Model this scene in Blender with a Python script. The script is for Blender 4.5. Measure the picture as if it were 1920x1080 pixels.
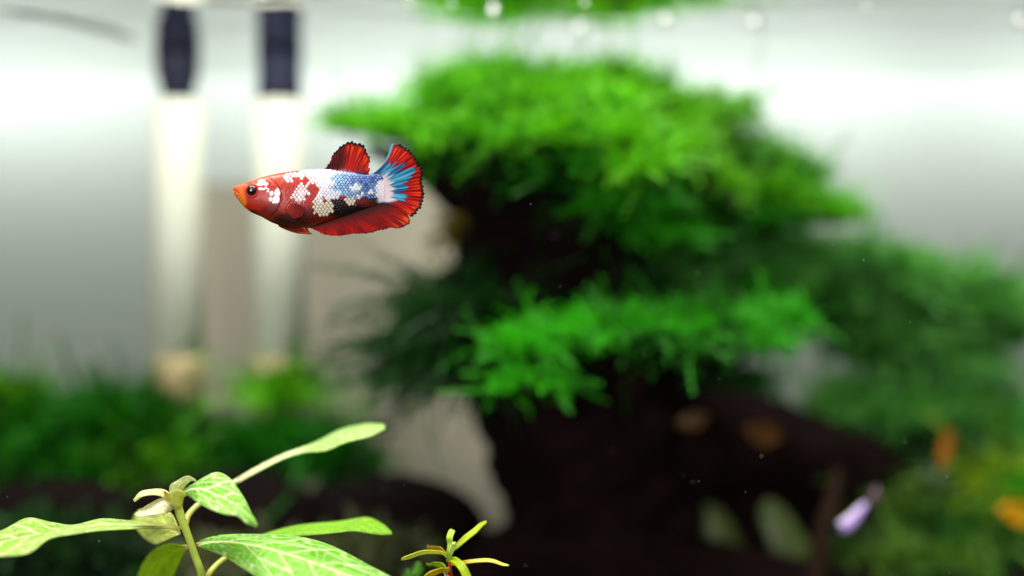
import bpy, bmesh, math, random
import numpy as np
from mathutils import Vector

for o in list(bpy.data.objects):
    bpy.data.objects.remove(o, do_unlink=True)
scene = bpy.context.scene
COL = scene.collection
R = math.radians
rng = np.random.default_rng(7)

# ------------------------------------------------------------------ camera
LENS = 50.0
F = 1920 * LENS / 36.0            # focal length in photograph pixels
cam_d = bpy.data.cameras.new('camera')
cam_d.lens = LENS
cam_d.sensor_width = 36
cam_d.clip_start = 0.005
cam_d.clip_end = 20
cam_d.dof.use_dof = True
cam_d.dof.focus_distance = 0.2985
cam_d.dof.aperture_fstop = 3.9
cam = bpy.data.objects.new('camera', cam_d)
COL.objects.link(cam)
cam.rotation_euler = (R(90), 0, 0)
scene.camera = cam

# ------------------------------------------------------------------ world and lamps
world = bpy.data.worlds.new('World')
scene.world = world
world.use_nodes = True
world.node_tree.nodes['Background'].inputs[0].default_value = (0.95, 1.0, 0.98, 1)
world.node_tree.nodes['Background'].inputs[1].default_value = 0.12


def area(name, loc, rot, sx, sy, watts, col):
    d = bpy.data.lights.new(name, 'AREA')
    d.shape = 'RECTANGLE'
    d.size, d.size_y, d.energy, d.color = sx, sy, watts, col
    o = bpy.data.objects.new(name, d)
    o.location, o.rotation_euler = loc, rot
    COL.objects.link(o)
    return o


area('tank_lamp', (0.0, 0.30, 0.42), (R(-8), 0, 0), 0.55, 0.14, 8.2, (1.0, 0.98, 0.94))
area('front_fill', (-0.08, 0.10, 0.20), (R(46), 0, R(-4)), 0.40, 0.10, 0.45, (1.0, 0.97, 0.93))  # added fill, brightens the fish's flank from the front
area('room_fill', (-0.30, -0.55, 0.11), (R(83), 0, R(-18)), 0.5, 0.3, 7.6, (1.0, 0.98, 0.95))  # added fill from the camera side, evens the light on pipes and moss
# light bars behind the frosted film at the back of the tank
for bx, bw in ((-0.235, 0.20), (0.02, 0.26), (0.135, 0.05), (0.245, 0.13)):
    area('back_light_bar', (bx, 0.606, 0.166), (R(-90), 0, 0), bw, 0.20, 13.5 * bw * 0.20, (0.95, 1.0, 0.975))

vs = scene.view_settings
vs.view_transform = 'Standard'
vs.look = 'None'
vs.exposure = 0.0
vs.gamma = 1.0
scene.render.engine = 'CYCLES'
scene.cycles.use_denoising = True
scene.cycles.max_bounces = 8
scene.cycles.transparent_max_bounces = 16
scene.cycles.caustics_reflective = False
scene.cycles.caustics_refractive = False


# ------------------------------------------------------------------ helpers
def P(px, py, D):
    """a point of the photograph at its own distance D (metres) -> world"""
    return np.array([(px - 960) / F * D, D, (540 - py) / F * D])


def lin(c):
    c = np.asarray(c, float) / 255.0
    return np.where(c <= 0.04045, c / 12.92, ((c + 0.055) / 1.055) ** 2.4)


def hash1(a, b=0.0, c=0.0):
    v = np.sin(np.asarray(a) * 127.1 + np.asarray(b) * 311.7 + c * 74.7) * 43758.5453
    return v - np.floor(v)


def vnoise(x, y, seed=0.0):
    x = np.asarray(x, float); y = np.asarray(y, float)
    xi, yi = np.floor(x), np.floor(y)
    fx, fy = x - xi, y - yi
    fx = fx * fx * (3 - 2 * fx); fy = fy * fy * (3 - 2 * fy)
    a = hash1(xi, yi, seed); b = hash1(xi + 1, yi, seed)
    c = hash1(xi, yi + 1, seed); d = hash1(xi + 1, yi + 1, seed)
    return (a * (1 - fx) + b * fx) * (1 - fy) + (c * (1 - fx) + d * fx) * fy


def fbm(x, y, seed=0.0, n=3):
    s, a, t = 0.0, 0.5, 0.0
    for i in range(n):
        s = s + a * vnoise(np.asarray(x) * 2 ** i, np.asarray(y) * 2 ** i, seed + i * 3.1)
        t += a; a *= 0.5
    return s / t


def sstep(a, b, x):
    t = np.clip((x - a) / (b - a), 0, 1)
    return t * t * (3 - 2 * t)


def catmull(pts, n):
    """resample control points (k,d) to n points with a Catmull-Rom curve"""
    p = np.asarray(pts, float)
    k = len(p)
    if k == 2:
        t = np.linspace(0, 1, n)[:, None]
        return p[0] * (1 - t) + p[1] * t
    q = np.vstack([2 * p[0] - p[1], p, 2 * p[-1] - p[-2]])
    t = np.linspace(0, k - 1 - 1e-9, n)
    i = t.astype(int)
    f = (t - i)[:, None]
    a, b, c, d = q[i], q[i + 1], q[i + 2], q[i + 3]
    return 0.5 * (2 * b + (c - a) * f + (2 * a - 5 * b + 4 * c - d) * f ** 2 + (3 * b - a - 3 * c + d) * f ** 3)


def arclen(pts, n):
    p = catmull(pts, 400)
    s = np.concatenate([[0], np.cumsum(np.linalg.norm(np.diff(p, axis=0), axis=1))])
    t = np.linspace(0, s[-1], n)
    return np.stack([np.interp(t, s, p[:, j]) for j in range(p.shape[1])], 1)


def mesh_obj(name, V, Fc, mat, parent=None, col=None, smooth=True, origin=None):
    """one mesh object; Fc is an (m,3|4) array or a list; col is a per-vertex pigment"""
    V = np.asarray(V, float)
    if origin is not None:
        V = V - np.asarray(origin)
    me = bpy.data.meshes.new(name)
    if isinstance(Fc, np.ndarray):
        m, k = Fc.shape
        me.vertices.add(len(V)); me.vertices.foreach_set('co', V.astype(np.float32).ravel())
        me.loops.add(m * k); me.loops.foreach_set('vertex_index', Fc.astype(np.int32).ravel())
        me.polygons.add(m)
        me.polygons.foreach_set('loop_start', np.arange(0, m * k, k, dtype=np.int32))
        me.polygons.foreach_set('loop_total', np.full(m, k, dtype=np.int32))
        me.update(calc_edges=True)
    else:
        me.from_pydata([tuple(v) for v in V], [], [tuple(f) for f in Fc])
    me.validate()
    if smooth:
        me.polygons.foreach_set('use_smooth', np.ones(len(me.polygons), bool))
    if col is not None:
        at = me.color_attributes.new('pigment', 'FLOAT_COLOR', 'POINT')
        c4 = np.ones((len(V), 4), np.float32)
        c4[:, :3] = np.clip(col, 0, 1)
        at.data.foreach_set('color', c4.ravel())
    me.materials.append(mat)
    me.update()
    o = bpy.data.objects.new(name, me)
    COL.objects.link(o)
    if parent is not None:
        o.parent = parent
        if origin is not None:
            o.location = Vector(origin) - parent.location
        else:
            o.matrix_parent_inverse.identity()
            o.location = -parent.location
    elif origin is not None:
        o.location = origin
    return o


def tag(o, label, cat, group=None):
    o['label'] = label
    o['category'] = cat
    if group:
        o['group'] = group
    return o


def thing(name, loc, label, cat, group=None):
    o = bpy.data.objects.new(name, None)
    o.empty_display_size = 0.005
    COL.objects.link(o)
    o.location = loc
    return tag(o, label, cat, group)


def setting(o, kind='structure'):
    o['kind'] = kind
    return o


def grid_faces(nu, nv, wrap=False):
    i = np.arange(nu - 1)[:, None]
    j = np.arange(nv if wrap else nv - 1)[None, :]
    j2 = (j + 1) % nv
    a = i * nv + j; b = (i + 1) * nv + j
    c = (i + 1) * nv + j2; d = i * nv + j2
    return np.stack(np.broadcast_arrays(a, b, c, d), -1).reshape(-1, 4)


def solid(o, th):
    m = o.modifiers.new('thickness', 'SOLIDIFY')
    m.thickness = th
    m.offset = 0
    return o


def tube_arrays(pts, rad, ns=12, n=None, wob=0.0, seed=0, flat=1.0):
    pts = np.asarray(pts, float)
    n = n or max(8, len(pts) * 6)
    c = catmull(pts, n)
    r = np.interp(np.linspace(0, 1, n), np.linspace(0, 1, len(rad)), rad)
    t = np.gradient(c, axis=0)
    t /= np.linalg.norm(t, axis=1)[:, None]
    up = np.array([0.13, 0.97, 0.21])
    a = np.cross(t, up); a /= np.linalg.norm(a, axis=1)[:, None]
    b = np.cross(t, a)
    th = np.linspace(0, 2 * math.pi, ns, endpoint=False)
    rr = r[:, None] * np.ones(ns)
    if wob:
        s = np.linspace(0, n / 5.0, n)[:, None]
        w = fbm(np.cos(th)[None, :] * 1.3 + s * 0.6 + seed, np.sin(th)[None, :] * 1.3 + s * 0.25, seed)
        g = fbm(th[None, :] * 2.2 + 0.25 * s, s * 0.12, seed + 5)
        rr = rr * (1 + wob * (w * 2 - 1) + wob * 0.5 * (g * 2 - 1))
    V = c[:, None, :] + rr[..., None] * (np.cos(th)[None, :, None] * a[:, None, :] + flat * np.sin(th)[None, :, None] * b[:, None, :])
    V = V.reshape(-1, 3)
    Fq = grid_faces(n, ns, True)
    # end caps as collapsed rings
    V = np.vstack([V, c[0], c[-1]])
    k = n * ns
    j = np.arange(ns)
    cap0 = np.stack([np.full(ns, k), j, (j + 1) % ns, (j + 1) % ns], 1)
    faces = [tuple(f) for f in Fq] + [(k, int(x), int((x + 1) % ns)) for x in j] + \
            [(k + 1, (n - 1) * ns + int((x + 1) % ns), (n - 1) * ns + int(x)) for x in j]
    return V, faces, c


def lathe(name, prof, center, mat, parent, ns=40, axis_tilt=(0, 0)):
    """prof: list of (radius, z) ; vertical axis through center"""
    prof = np.asarray(prof, float)
    th = np.linspace(0, 2 * math.pi, ns, endpoint=False)
    V = np.stack([prof[:, 0][:, None] * np.cos(th), prof[:, 0][:, None] * np.sin(th), prof[:, 1][:, None] * np.ones(ns)], -1)
    V[..., 0] += V[..., 2] * axis_tilt[0]
    V[..., 1] += V[..., 2] * axis_tilt[1]
    V = V.reshape(-1, 3) + np.asarray(center)
    return mesh_obj(name, V, grid_faces(len(prof), ns, True), mat, parent)


# ------------------------------------------------------------------ materials
def new_mat(name):
    m = bpy.data.materials.new(name)
    m.use_nodes = True
    nt = m.node_tree
    b = nt.nodes['Principled BSDF']
    return m, nt, b


def plain(name, rgb, rough=0.5, spec=0.5, noise=None, bump=0.0, scale=60.0, coat=0.0):
    m, nt, b = new_mat(name)
    b.inputs['Roughness'].default_value = rough
    b.inputs['Specular IOR Level'].default_value = spec
    b.inputs['Coat Weight'].default_value = coat
    c = lin(rgb)
    tc = nt.nodes.new('ShaderNodeTexCoord')
    nz = nt.nodes.new('ShaderNodeTexNoise')
    nz.inputs['Scale'].default_value = scale
    nz.inputs['Detail'].default_value = 6
    nt.links.new(tc.outputs['Object'], nz.inputs['Vector'])
    rp = nt.nodes.new('ShaderNodeValToRGB')
    c2 = lin(noise) if noise is not None else c * 0.85
    rp.color_ramp.elements[0].position = 0.3
    rp.color_ramp.elements[1].position = 0.7
    rp.color_ramp.elements[0].color = (*c2, 1)
    rp.color_ramp.elements[1].color = (*c, 1)
    nt.links.new(nz.outputs['Fac'], rp.inputs['Fac'])
    nt.links.new(rp.outputs['Color'], b.inputs['Base Color'])
    if bump:
        bp = nt.nodes.new('ShaderNodeBump')
        bp.inputs['Strength'].default_value = bump
        bp.inputs['Distance'].default_value = 0.001
        nt.links.new(nz.outputs['Fac'], bp.inputs['Height'])
        nt.links.new(bp.outputs['Normal'], b.inputs['Normal'])
    return m


def pigment_mat(name, rough=0.4, spec=0.5, translucent=0.0, coat=0.0, sss=0.0, bump=0.0, bscale=4000, tr_gain=(1, 1, 1)):
    m, nt, b = new_mat(name)
    at = nt.nodes.new('ShaderNodeAttribute')
    at.attribute_name = 'pigment'
    tc = nt.nodes.new('ShaderNodeTexCoord')
    nz = nt.nodes.new('ShaderNodeTexNoise')
    nz.inputs['Scale'].default_value = bscale
    nz.inputs['Detail'].default_value = 4
    nt.links.new(tc.outputs['Object'], nz.inputs['Vector'])
    mx = nt.nodes.new('ShaderNodeMix')
    mx.data_type = 'RGBA'
    mx.blend_type = 'MULTIPLY'
    mx.inputs[0].default_value = 0.35
    nt.links.new(at.outputs['Color'], mx.inputs[6])
    nt.links.new(nz.outputs['Fac'], mx.inputs[7])
    nt.links.new(mx.outputs[2], b.inputs['Base Color'])
    b.inputs['Roughness'].default_value = rough
    b.inputs['Specular IOR Level'].default_value = spec
    b.inputs['Coat Weight'].default_value = coat
    b.inputs['Coat Roughness'].default_value = 0.12
    if sss:
        b.inputs['Subsurface Weight'].default_value = sss
        b.inputs['Subsurface Radius'].default_value = (1.0, 0.4, 0.25)
        b.inputs['Subsurface Scale'].default_value = 0.0006
    if bump:
        bp = nt.nodes.new('ShaderNodeBump')
        bp.inputs['Strength'].default_value = bump
        bp.inputs['Distance'].default_value = 0.0002
        nt.links.new(nz.outputs['Fac'], bp.inputs['Height'])
        nt.links.new(bp.outputs['Normal'], b.inputs['Normal'])
    if translucent:
        tr = nt.nodes.new('ShaderNodeBsdfTranslucent')
        g = nt.nodes.new('ShaderNodeMix')
        g.data_type = 'RGBA'; g.blend_type = 'MULTIPLY'
        g.inputs[0].default_value = 1.0
        g.inputs[7].default_value = (*tr_gain, 1)
        nt.links.new(at.outputs['Color'], g.inputs[6])
        nt.links.new(g.outputs[2], tr.inputs['Color'])
        ms = nt.nodes.new('ShaderNodeMixShader')
        ms.inputs[0].default_value = translucent
        out = nt.nodes['Material Output']
        nt.links.new(b.outputs[0], ms.inputs[1])
        nt.links.new(tr.outputs[0], ms.inputs[2])
        nt.links.new(ms.outputs[0], out.inputs['Surface'])
    return m


def film_mat():
    m, nt, b = new_mat('frosted_film')
    b.inputs['Base Color'].default_value = (*lin((94, 104, 84)), 1)
    b.inputs['Roughness'].default_value = .8
    b.inputs['Specular IOR Level'].default_value = .2
    t = nt.nodes.new('ShaderNodeBsdfTranslucent')
    t.inputs['Color'].default_value = (.89, .95, .90, 1)
    ms = nt.nodes.new('ShaderNodeMixShader')
    ms.inputs[0].default_value = .52
    nt.links.new(b.outputs[0], ms.inputs[1])
    nt.links.new(t.outputs[0], ms.inputs[2])
    nt.links.new(ms.outputs[0], nt.nodes['Material Output'].inputs['Surface'])
    return m


def water_mat():
    m, nt, b = new_mat('water')
    nt.nodes.remove(b)
    fr = nt.nodes.new('ShaderNodeFresnel')
    fr.inputs['IOR'].default_value = 1.333
    t = nt.nodes.new('ShaderNodeBsdfTransparent')
    g = nt.nodes.new('ShaderNodeBsdfGlossy')
    g.inputs['Roughness'].default_value = 0.02
    ms = nt.nodes.new('ShaderNodeMixShader')
    nt.links.new(fr.outputs[0], ms.inputs[0])
    nt.links.new(t.outputs[0], ms.inputs[1])
    nt.links.new(g.outputs[0], ms.inputs[2])
    nt.links.new(ms.outputs[0], nt.nodes['Material Output'].inputs['Surface'])
    return m


def bubble_mat():
    m, nt, b = new_mat('bubble')
    nt.nodes.remove(b)
    t = nt.nodes.new('ShaderNodeBsdfTransparent')
    g = nt.nodes.new('ShaderNodeBsdfGlossy')
    g.inputs['Roughness'].default_value = 0.3
    ms = nt.nodes.new('ShaderNodeMixShader')
    ms.inputs[0].default_value = 0.8
    nt.links.new(t.outputs[0], ms.inputs[1])
    nt.links.new(g.outputs[0], ms.inputs[2])
    nt.links.new(ms.outputs[0], nt.nodes['Material Output'].inputs['Surface'])
    return m


M = {
    'film': film_mat(),
    'board': plain('beige_board', (140, 136, 119), 0.7, 0.2, (135, 131, 114), 0.05, 40),
    'soil': plain('aquarium_soil', (34, 30, 20), 0.95, 0.05, (18, 14, 10), 0.8, 250),
    'stone': plain('dark_stone', (18, 10, 9), 0.9, 0.06, (10, 6, 5), 0.7, 120),
    'wood': plain('driftwood', (20, 9, 8), 0.85, 0.05, (10, 4, 4), 0.8, 130),
    'pipe': plain('pale_pipe', (200, 204, 186), 0.6, 0.2, (193, 198, 179), 0, 40),
    'tan': plain('tan_sleeve', (158, 144, 106), 0.8, 0.1, (142, 128, 92), 0.2, 160),
    'navy': plain('navy_fitting', (32, 36, 60), 0.5, 0.4, (24, 27, 46), 0, 60),
    'hose': plain('grey_hose', (150, 152, 142), 0.4, 0.5),
    'water': water_mat(),
    'bubble': bubble_mat(),
    'speck': plain('speck', (235, 235, 225), 0.6, 0.5),
    'fish': pigment_mat('betta_skin', 0.42, 0.22, 0.0, 0.14, 0.12, 0.25, 5000),
    'fin': pigment_mat('betta_fin', 0.55, 0.15, 0.3, 0.0, 0, 0.15, 5000, (1.0, 0.75, 0.7)),
    'eye': plain('eye_black', (14, 9, 12), 0.12, 0.6, (8, 6, 9), 0, 300, 0.6),
    'iris': plain('eye_ring', (70, 22, 16), 0.25, 0.5, (30, 10, 10), 0, 1500),
    'leaf': pigment_mat('veined_leaf', 0.5, 0.25, 0.38, 0.08, 0, 0.25, 2500, (1.0, 1.0, 0.5)),
    'stem': pigment_mat('plant_stem', 0.45, 0.4, 0.15, 0, 0, 0.2, 1500),
    'moss': pigment_mat('moss', 0.55, 0.3, 0.35, 0, 0, 0, 900, (1.1, 1.1, 0.5)),
    'small': pigment_mat('small_fish_skin', 0.3, 0.6, 0, 0.4, 0.1),
}

def add_translucency(m, fac, rgb):
    nt = m.node_tree
    b = nt.nodes['Principled BSDF']
    t = nt.nodes.new('ShaderNodeBsdfTranslucent')
    t.inputs['Color'].default_value = (*lin(rgb), 1)
    ms = nt.nodes.new('ShaderNodeMixShader')
    ms.inputs[0].default_value = fac
    nt.links.new(b.outputs[0], ms.inputs[1])
    nt.links.new(t.outputs[0], ms.inputs[2])
    nt.links.new(ms.outputs[0], nt.nodes['Material Output'].inputs['Surface'])


add_translucency(M['pipe'], .08, (214, 219, 204))     # milky plastic

# ------------------------------------------------------------------ the setting
WATER_Z = 0.0809
FLOOR_Z = -0.092
WALL_Y = 0.560

# tank floor, rising a little to the back
nx, ny = 160, 100
gx = np.linspace(-0.55, 0.55, nx); gy = np.linspace(-0.05, WALL_Y - 0.004, ny)
X, Y = np.meshgrid(gx, gy, indexing='ij')
Z = FLOOR_Z + 0.006 * (fbm(X * 25, Y * 25, 2) - 0.5) + 0.002 * (fbm(X * 140, Y * 140, 4) - 0.5)
setting(mesh_obj('ground', np.stack([X, Y, Z], -1).reshape(-1, 3), grid_faces(nx, ny), M['soil']))

# loose soil grains lying on the floor
bm = bmesh.new()
bmesh.ops.create_icosphere(bm, subdivisions=1, radius=1)
iv = np.array([v.co[:] for v in bm.verts]); ifc = np.array([[v.index for v in f.verts] for f in bm.faces])
bm.free()
ng = 5000
c = np.stack([rng.uniform(-.3, .3, ng), rng.uniform(.22, .53, ng), np.full(ng, FLOOR_Z + .001)], 1)
s = rng.uniform(.0008, .002, (ng, 1, 1))
V = (iv[None] * rng.uniform(.7, 1.3, (ng, 1, 3))) * s + c[:, None]
Fc = (ifc[None] + (np.arange(ng) * len(iv))[:, None, None]).reshape(-1, 3)
setting(mesh_obj('gravel', V.reshape(-1, 3), Fc, M['soil']), 'stuff')

# frosted film closing the back of the tank, lit from behind along its top
W0, W1 = -0.55, 0.55


def box_mesh(x0, x1, y0, y1, z0, z1):
    V = [(x, y, z) for x in (x0, x1) for y in (y0, y1) for z in (z0, z1)]
    Fc = [(0, 1, 3, 2), (4, 6, 7, 5), (0, 4, 5, 1), (2, 3, 7, 6), (0, 2, 6, 4), (1, 5, 7, 3)]
    return np.array(V), Fc


V = [(W0, WALL_Y, FLOOR_Z - .01), (W1, WALL_Y, FLOOR_Z - .01), (W1, WALL_Y, .24), (W0, WALL_Y, .24)]
setting(mesh_obj('backdrop', np.array(V), [(0, 1, 2, 3)], M['film'], smooth=False))

# beige board leaning on the wall
x0 = P(338, 0, 0.556)[0]; x1 = P(1010, 0, 0.556)[0]
V, Fc = box_mesh(x0, x1, 0.552, 0.5555, FLOOR_Z - 0.004, P(0, 345, .556)[2])
tag(mesh_obj('board', V, Fc, M['board'], smooth=False), 'plain beige board standing upright behind the two pale pipes', 'board')

# water surface seen from below
nx, ny = 260, 180
gx = np.linspace(-0.5, 0.5, nx); gy = np.linspace(0.25, 0.55, ny)
X, Y = np.meshgrid(gx, gy, indexing='ij')
Z = WATER_Z + 0.0006 * (fbm(X * 22, Y * 46, 1) - .5) + 0.00035 * (fbm(X * 60, Y * 130, 9) - .5)
setting(mesh_obj('water', np.stack([X, Y, Z], -1).reshape(-1, 3), grid_faces(nx, ny), M['water']))

# ------------------------------------------------------------------ moss
def moss_arrays(center, radii, n, flen, leaf, col_a, col_b, seed, up=0.35, droop=0.5, sweep=(0, 0, 0), core=0.72,
                K=9, bottom=-0.45, tipcol=None):
    """a cushion of branching strands with tiny paired leaves, round a dark core"""
    g = np.random.default_rng(seed)
    d = g.normal(size=(n * 3, 3))
    d /= np.linalg.norm(d, axis=1)[:, None]
    d = d[d[:, 2] > bottom][:n]
    n = len(d)
    radii = np.asarray(radii); center = np.asarray(center)
    root = center + d * radii * g.uniform(.55, .95, (n, 1))
    dirn = d / radii * radii.mean() * np.array([1, 1, .5]) + g.normal(size=(n, 3)) * np.array([.7, .7, .4]) + np.array([0, 0, up]) + np.asarray(sweep)
    dirn /= np.linalg.norm(dirn, axis=1)[:, None]
    L = flen * g.uniform(.4, 1.2, n) * np.where(g.uniform(size=n) < .14, 2.1, 1.0)
    t = np.linspace(0, 1, K + 1)
    bend = g.normal(size=(n, 3)) * .35 + np.array([0, 0, -droop])
    pts = root[:, None] + dirn[:, None] * (L[:, None] * t)[..., None] + bend[:, None] * (L[:, None] * t ** 2 * .5)[..., None]
    tang = np.gradient(pts, axis=1)
    tang /= np.linalg.norm(tang, axis=2)[..., None]
    rv = g.normal(size=(n, 1, 3))
    side = np.cross(tang, rv); side /= np.linalg.norm(side, axis=2)[..., None]
    nrm = np.cross(tang, side)
    tone = g.uniform(0, 1, n) ** 1.2
    tone = np.clip(.45 * tone + 1.9 * (fbm(root[:, 0] * 150 + seed, root[:, 2] * 210 + root[:, 1] * 90, seed, 2) - .5) + .28, 0, 1)
    colf = col_a[None] * (1 - tone[:, None]) + col_b[None] * tone[:, None]
    Vs, Fs, Cs = [], [], []
    base = 0
    # stem ribbons
    w = leaf * .16
    sl = pts - side * w; sr = pts + side * w
    V = np.stack([sl, sr], 2).reshape(-1, 3)
    idx = np.arange(n)[:, None] * (K + 1) * 2 + np.arange(K)[None] * 2
    Fq = np.stack([idx, idx + 1, idx + 3, idx + 2], -1).reshape(-1, 4)
    Vs.append(V); Fs.append(Fq); base += len(V)
    Cs.append(np.repeat(colf * .8, (K + 1) * 2, axis=0))
    # leaves, two at each node
    for sg in (-1, 1):
        p = pts[:, 1:]; tg = tang[:, 1:]; sd = side[:, 1:] * sg; nm = nrm[:, 1:]
        size = leaf * g.uniform(.7, 1.3, (n, K, 1)) * (1 - .45 * t[1:])[None, :, None]
        out = sd * .8 + tg * .75 + nm * g.normal(size=(n, K, 1)) * .5
        tip = p + out * size
        midp = p + out * size * .5
        wv = np.cross(out, nm) * size * .28
        V = np.stack([p, midp + wv, tip, midp - wv], 2).reshape(-1, 3)
        Fq = np.arange(len(V)).reshape(-1, 4) + base
        Vs.append(V); Fs.append(Fq); base += len(V)
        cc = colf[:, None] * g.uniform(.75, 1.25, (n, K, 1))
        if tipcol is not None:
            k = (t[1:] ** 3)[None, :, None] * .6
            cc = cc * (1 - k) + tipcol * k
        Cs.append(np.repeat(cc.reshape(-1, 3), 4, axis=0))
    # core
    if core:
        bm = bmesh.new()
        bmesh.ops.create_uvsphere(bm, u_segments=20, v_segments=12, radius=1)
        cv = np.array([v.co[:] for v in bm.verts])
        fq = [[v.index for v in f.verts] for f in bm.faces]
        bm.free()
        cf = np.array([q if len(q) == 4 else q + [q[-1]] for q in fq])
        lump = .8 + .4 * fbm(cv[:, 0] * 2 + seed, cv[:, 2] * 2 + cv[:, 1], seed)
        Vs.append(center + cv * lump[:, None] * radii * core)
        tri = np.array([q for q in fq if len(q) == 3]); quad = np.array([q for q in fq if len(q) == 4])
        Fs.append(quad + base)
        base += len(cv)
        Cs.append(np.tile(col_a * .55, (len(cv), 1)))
    return np.vstack(Vs), np.vstack(Fs), np.vstack(Cs)


G_SHADE = lin((12, 62, 8)); G_MID = lin((44, 154, 10)); G_LIT = lin((126, 222, 26)); G_PALE = lin((136, 206, 96))  # moss greens with lit, shaded and hazy tones put into the colour
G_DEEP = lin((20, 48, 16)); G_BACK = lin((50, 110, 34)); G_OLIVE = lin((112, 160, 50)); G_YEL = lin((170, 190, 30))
G_VIV = lin((62, 188, 14))
G_FAR = lin((112, 194, 84)); G_FAR2 = lin((44, 118, 34))  # far greens raised: haze and missing lamp light put into the colour


def cushion(px, py, D, rx, rz, n, ca, cb, seed, parent, name='moss_cushion', ry=None, flen=None, leaf=.0016, **kw):
    c = P(px, py, D)
    k = D / F
    rad = (rx * k, (ry or (rx + rz) / 2) * k, rz * k)
    V, Fq, C = moss_arrays(c, rad, n, flen or .013, leaf, ca, cb, seed, **kw)
    return mesh_obj(name, V, Fq, M['moss'], parent, C, smooth=False)


# ------------------------------------------------------------------ driftwood bonsai
base = P(1130, 1150, .46); base[2] = FLOOR_Z
tree = thing('driftwood_bonsai', base, 'dark driftwood bonsai tree carrying tiers of bright green moss', 'bonsai')


def limb(name, pts, rad, seed, wob=.28, ns=22, n=60):
    w = [P(*p) for p in pts]
    k = np.array([p[2] for p in pts]) / F
    V, Fc, _ = tube_arrays(w, np.array(rad) * k, ns, n, wob, seed)
    return mesh_obj(name, V, Fc, M['wood'], tree)


limb('trunk', [(1150, 1175, .46), (1135, 1040, .46), (1115, 900, .46), (1085, 770, .46), (1050, 640, .46), (1030, 520, .46), (1010, 420, .46), (1000, 320, .46)],
     [235, 190, 172, 190, 200, 205, 165, 70], 3, .22, 40, 110)
limb('branch', [(1010, 470, .455), (900, 370, .45), (800, 320, .445), (690, 275, .45)], [95, 62, 32, 10], 5)
limb('branch', [(1040, 450, .46), (1200, 400, .455), (1350, 400, .47), (1520, 400, .48)], [110, 80, 48, 14], 6)
limb('branch', [(1010, 420, .46), (1030, 300, .455), (980, 200, .45), (960, 150, .45)], [100, 70, 45, 20], 7)
limb('branch', [(1060, 600, .45), (1200, 650, .44), (1350, 650, .44), (1470, 620, .44)], [110, 75, 42, 10], 8)
limb('branch', [(1010, 560, .46), (890, 570, .45), (800, 610, .445), (720, 680, .44)], [120, 85, 45, 10], 9)
limb('root', [(1130, 960, .46), (1300, 840, .465), (1480, 860, .475), (1680, 930, .49), (1760, 1100, .49)], [120, 110, 85, 60, 40], 11)
limb('root', [(1150, 1040, .46), (1300, 1010, .465), (1400, 1060, .468), (1460, 1140, .468)], [120, 85, 60, 40], 12)
limb('root', [(1080, 1020, .45), (960, 1060, .44), (880, 1110, .43), (820, 1170, .43)], [110, 70, 50, 30], 13)
limb('root', [(1000, 1075, .44), (1150, 1050, .43), (1320, 1070, .43), (1480, 1090, .435), (1640, 1075, .45)], [40, 62, 58, 52, 24], 15)  # added root, darkens the bottom centre
limb('root', [(1240, 960, .47), (1420, 960, .48), (1560, 1000, .49), (1620, 1110, .49)], [110, 80, 60, 40], 14)

up_c = [  # upper tier: px, py, D, rx, rz, n, shaded green, lit green
    (850, 172, .462, 70, 22, 170, G_SHADE, G_LIT), (960, 165, .458, 90, 24, 220, G_MID, G_LIT), (1075, 166, .46, 80, 22, 200, G_SHADE, G_LIT), (1200, 185, .462, 70, 28, 180, G_MID, G_LIT),
    (870, 195, .448, 90, 26, 220, G_MID, G_LIT), (985, 205, .44, 95, 26, 240, G_MID, G_LIT), (1110, 205, .445, 85, 26, 220, G_MID, G_LIT), (1250, 225, .458, 80, 34, 220, G_SHADE, G_LIT), (1345, 225, .47, 75, 36, 200, G_MID, G_PALE),
    (680, 240, .452, 62, 18, 150, G_MID, G_LIT), (770, 250, .446, 85, 24, 220, G_MID, G_LIT), (890, 265, .438, 95, 24, 240, G_MID, G_LIT), (1010, 270, .43, 95, 26, 240, G_MID, G_LIT), (1130, 270, .432, 95, 26, 240, G_MID, G_LIT), (1260, 295, .448, 90, 28, 240, G_SHADE, G_LIT),
    (1390, 300, .472, 85, 40, 230, G_MID, G_PALE), (830, 300, .445, 80, 18, 160, G_SHADE, G_MID), (960, 320, .442, 80, 20, 170, G_SHADE, G_MID), (1090, 325, .432, 90, 22, 220, G_SHADE, G_VIV), (1190, 320, .43, 70, 20, 190, G_MID, G_LIT),
    (1310, 360, .455, 100, 28, 260, G_SHADE, G_LIT), (1190, 385, .44, 90, 20, 200, G_SHADE, G_VIV), (1440, 370, .474, 95, 34, 250, G_MID, G_LIT), (1545, 405, .48, 80, 26, 200, G_MID, G_LIT), (1410, 425, .468, 90, 22, 200, G_SHADE, G_MID),
    (1010, 365, .45, 70, 16, 130, G_DEEP, G_SHADE), (1300, 415, .46, 80, 18, 150, G_DEEP, G_MID), (1480, 330, .478, 60, 36, 170, G_MID, G_PALE), (1320, 215, .472, 50, 22, 130, G_MID, G_PALE), (920, 148, .462, 80, 16, 150, G_MID, G_LIT), (1150, 150, .464, 60, 16, 120, G_SHADE, G_LIT),
]
for i, (px, py, D, rx, rz, n, a, b) in enumerate(up_c):
    cushion(px, py, D - .026 * sstep(.462, .432, D), rx, rz, int(n * 1.5), a * .7, b, 20 + i, tree, tipcol=b * 1.15, bottom=-.2, flen=.0085, leaf=.0013, up=.25, droop=.25)
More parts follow.
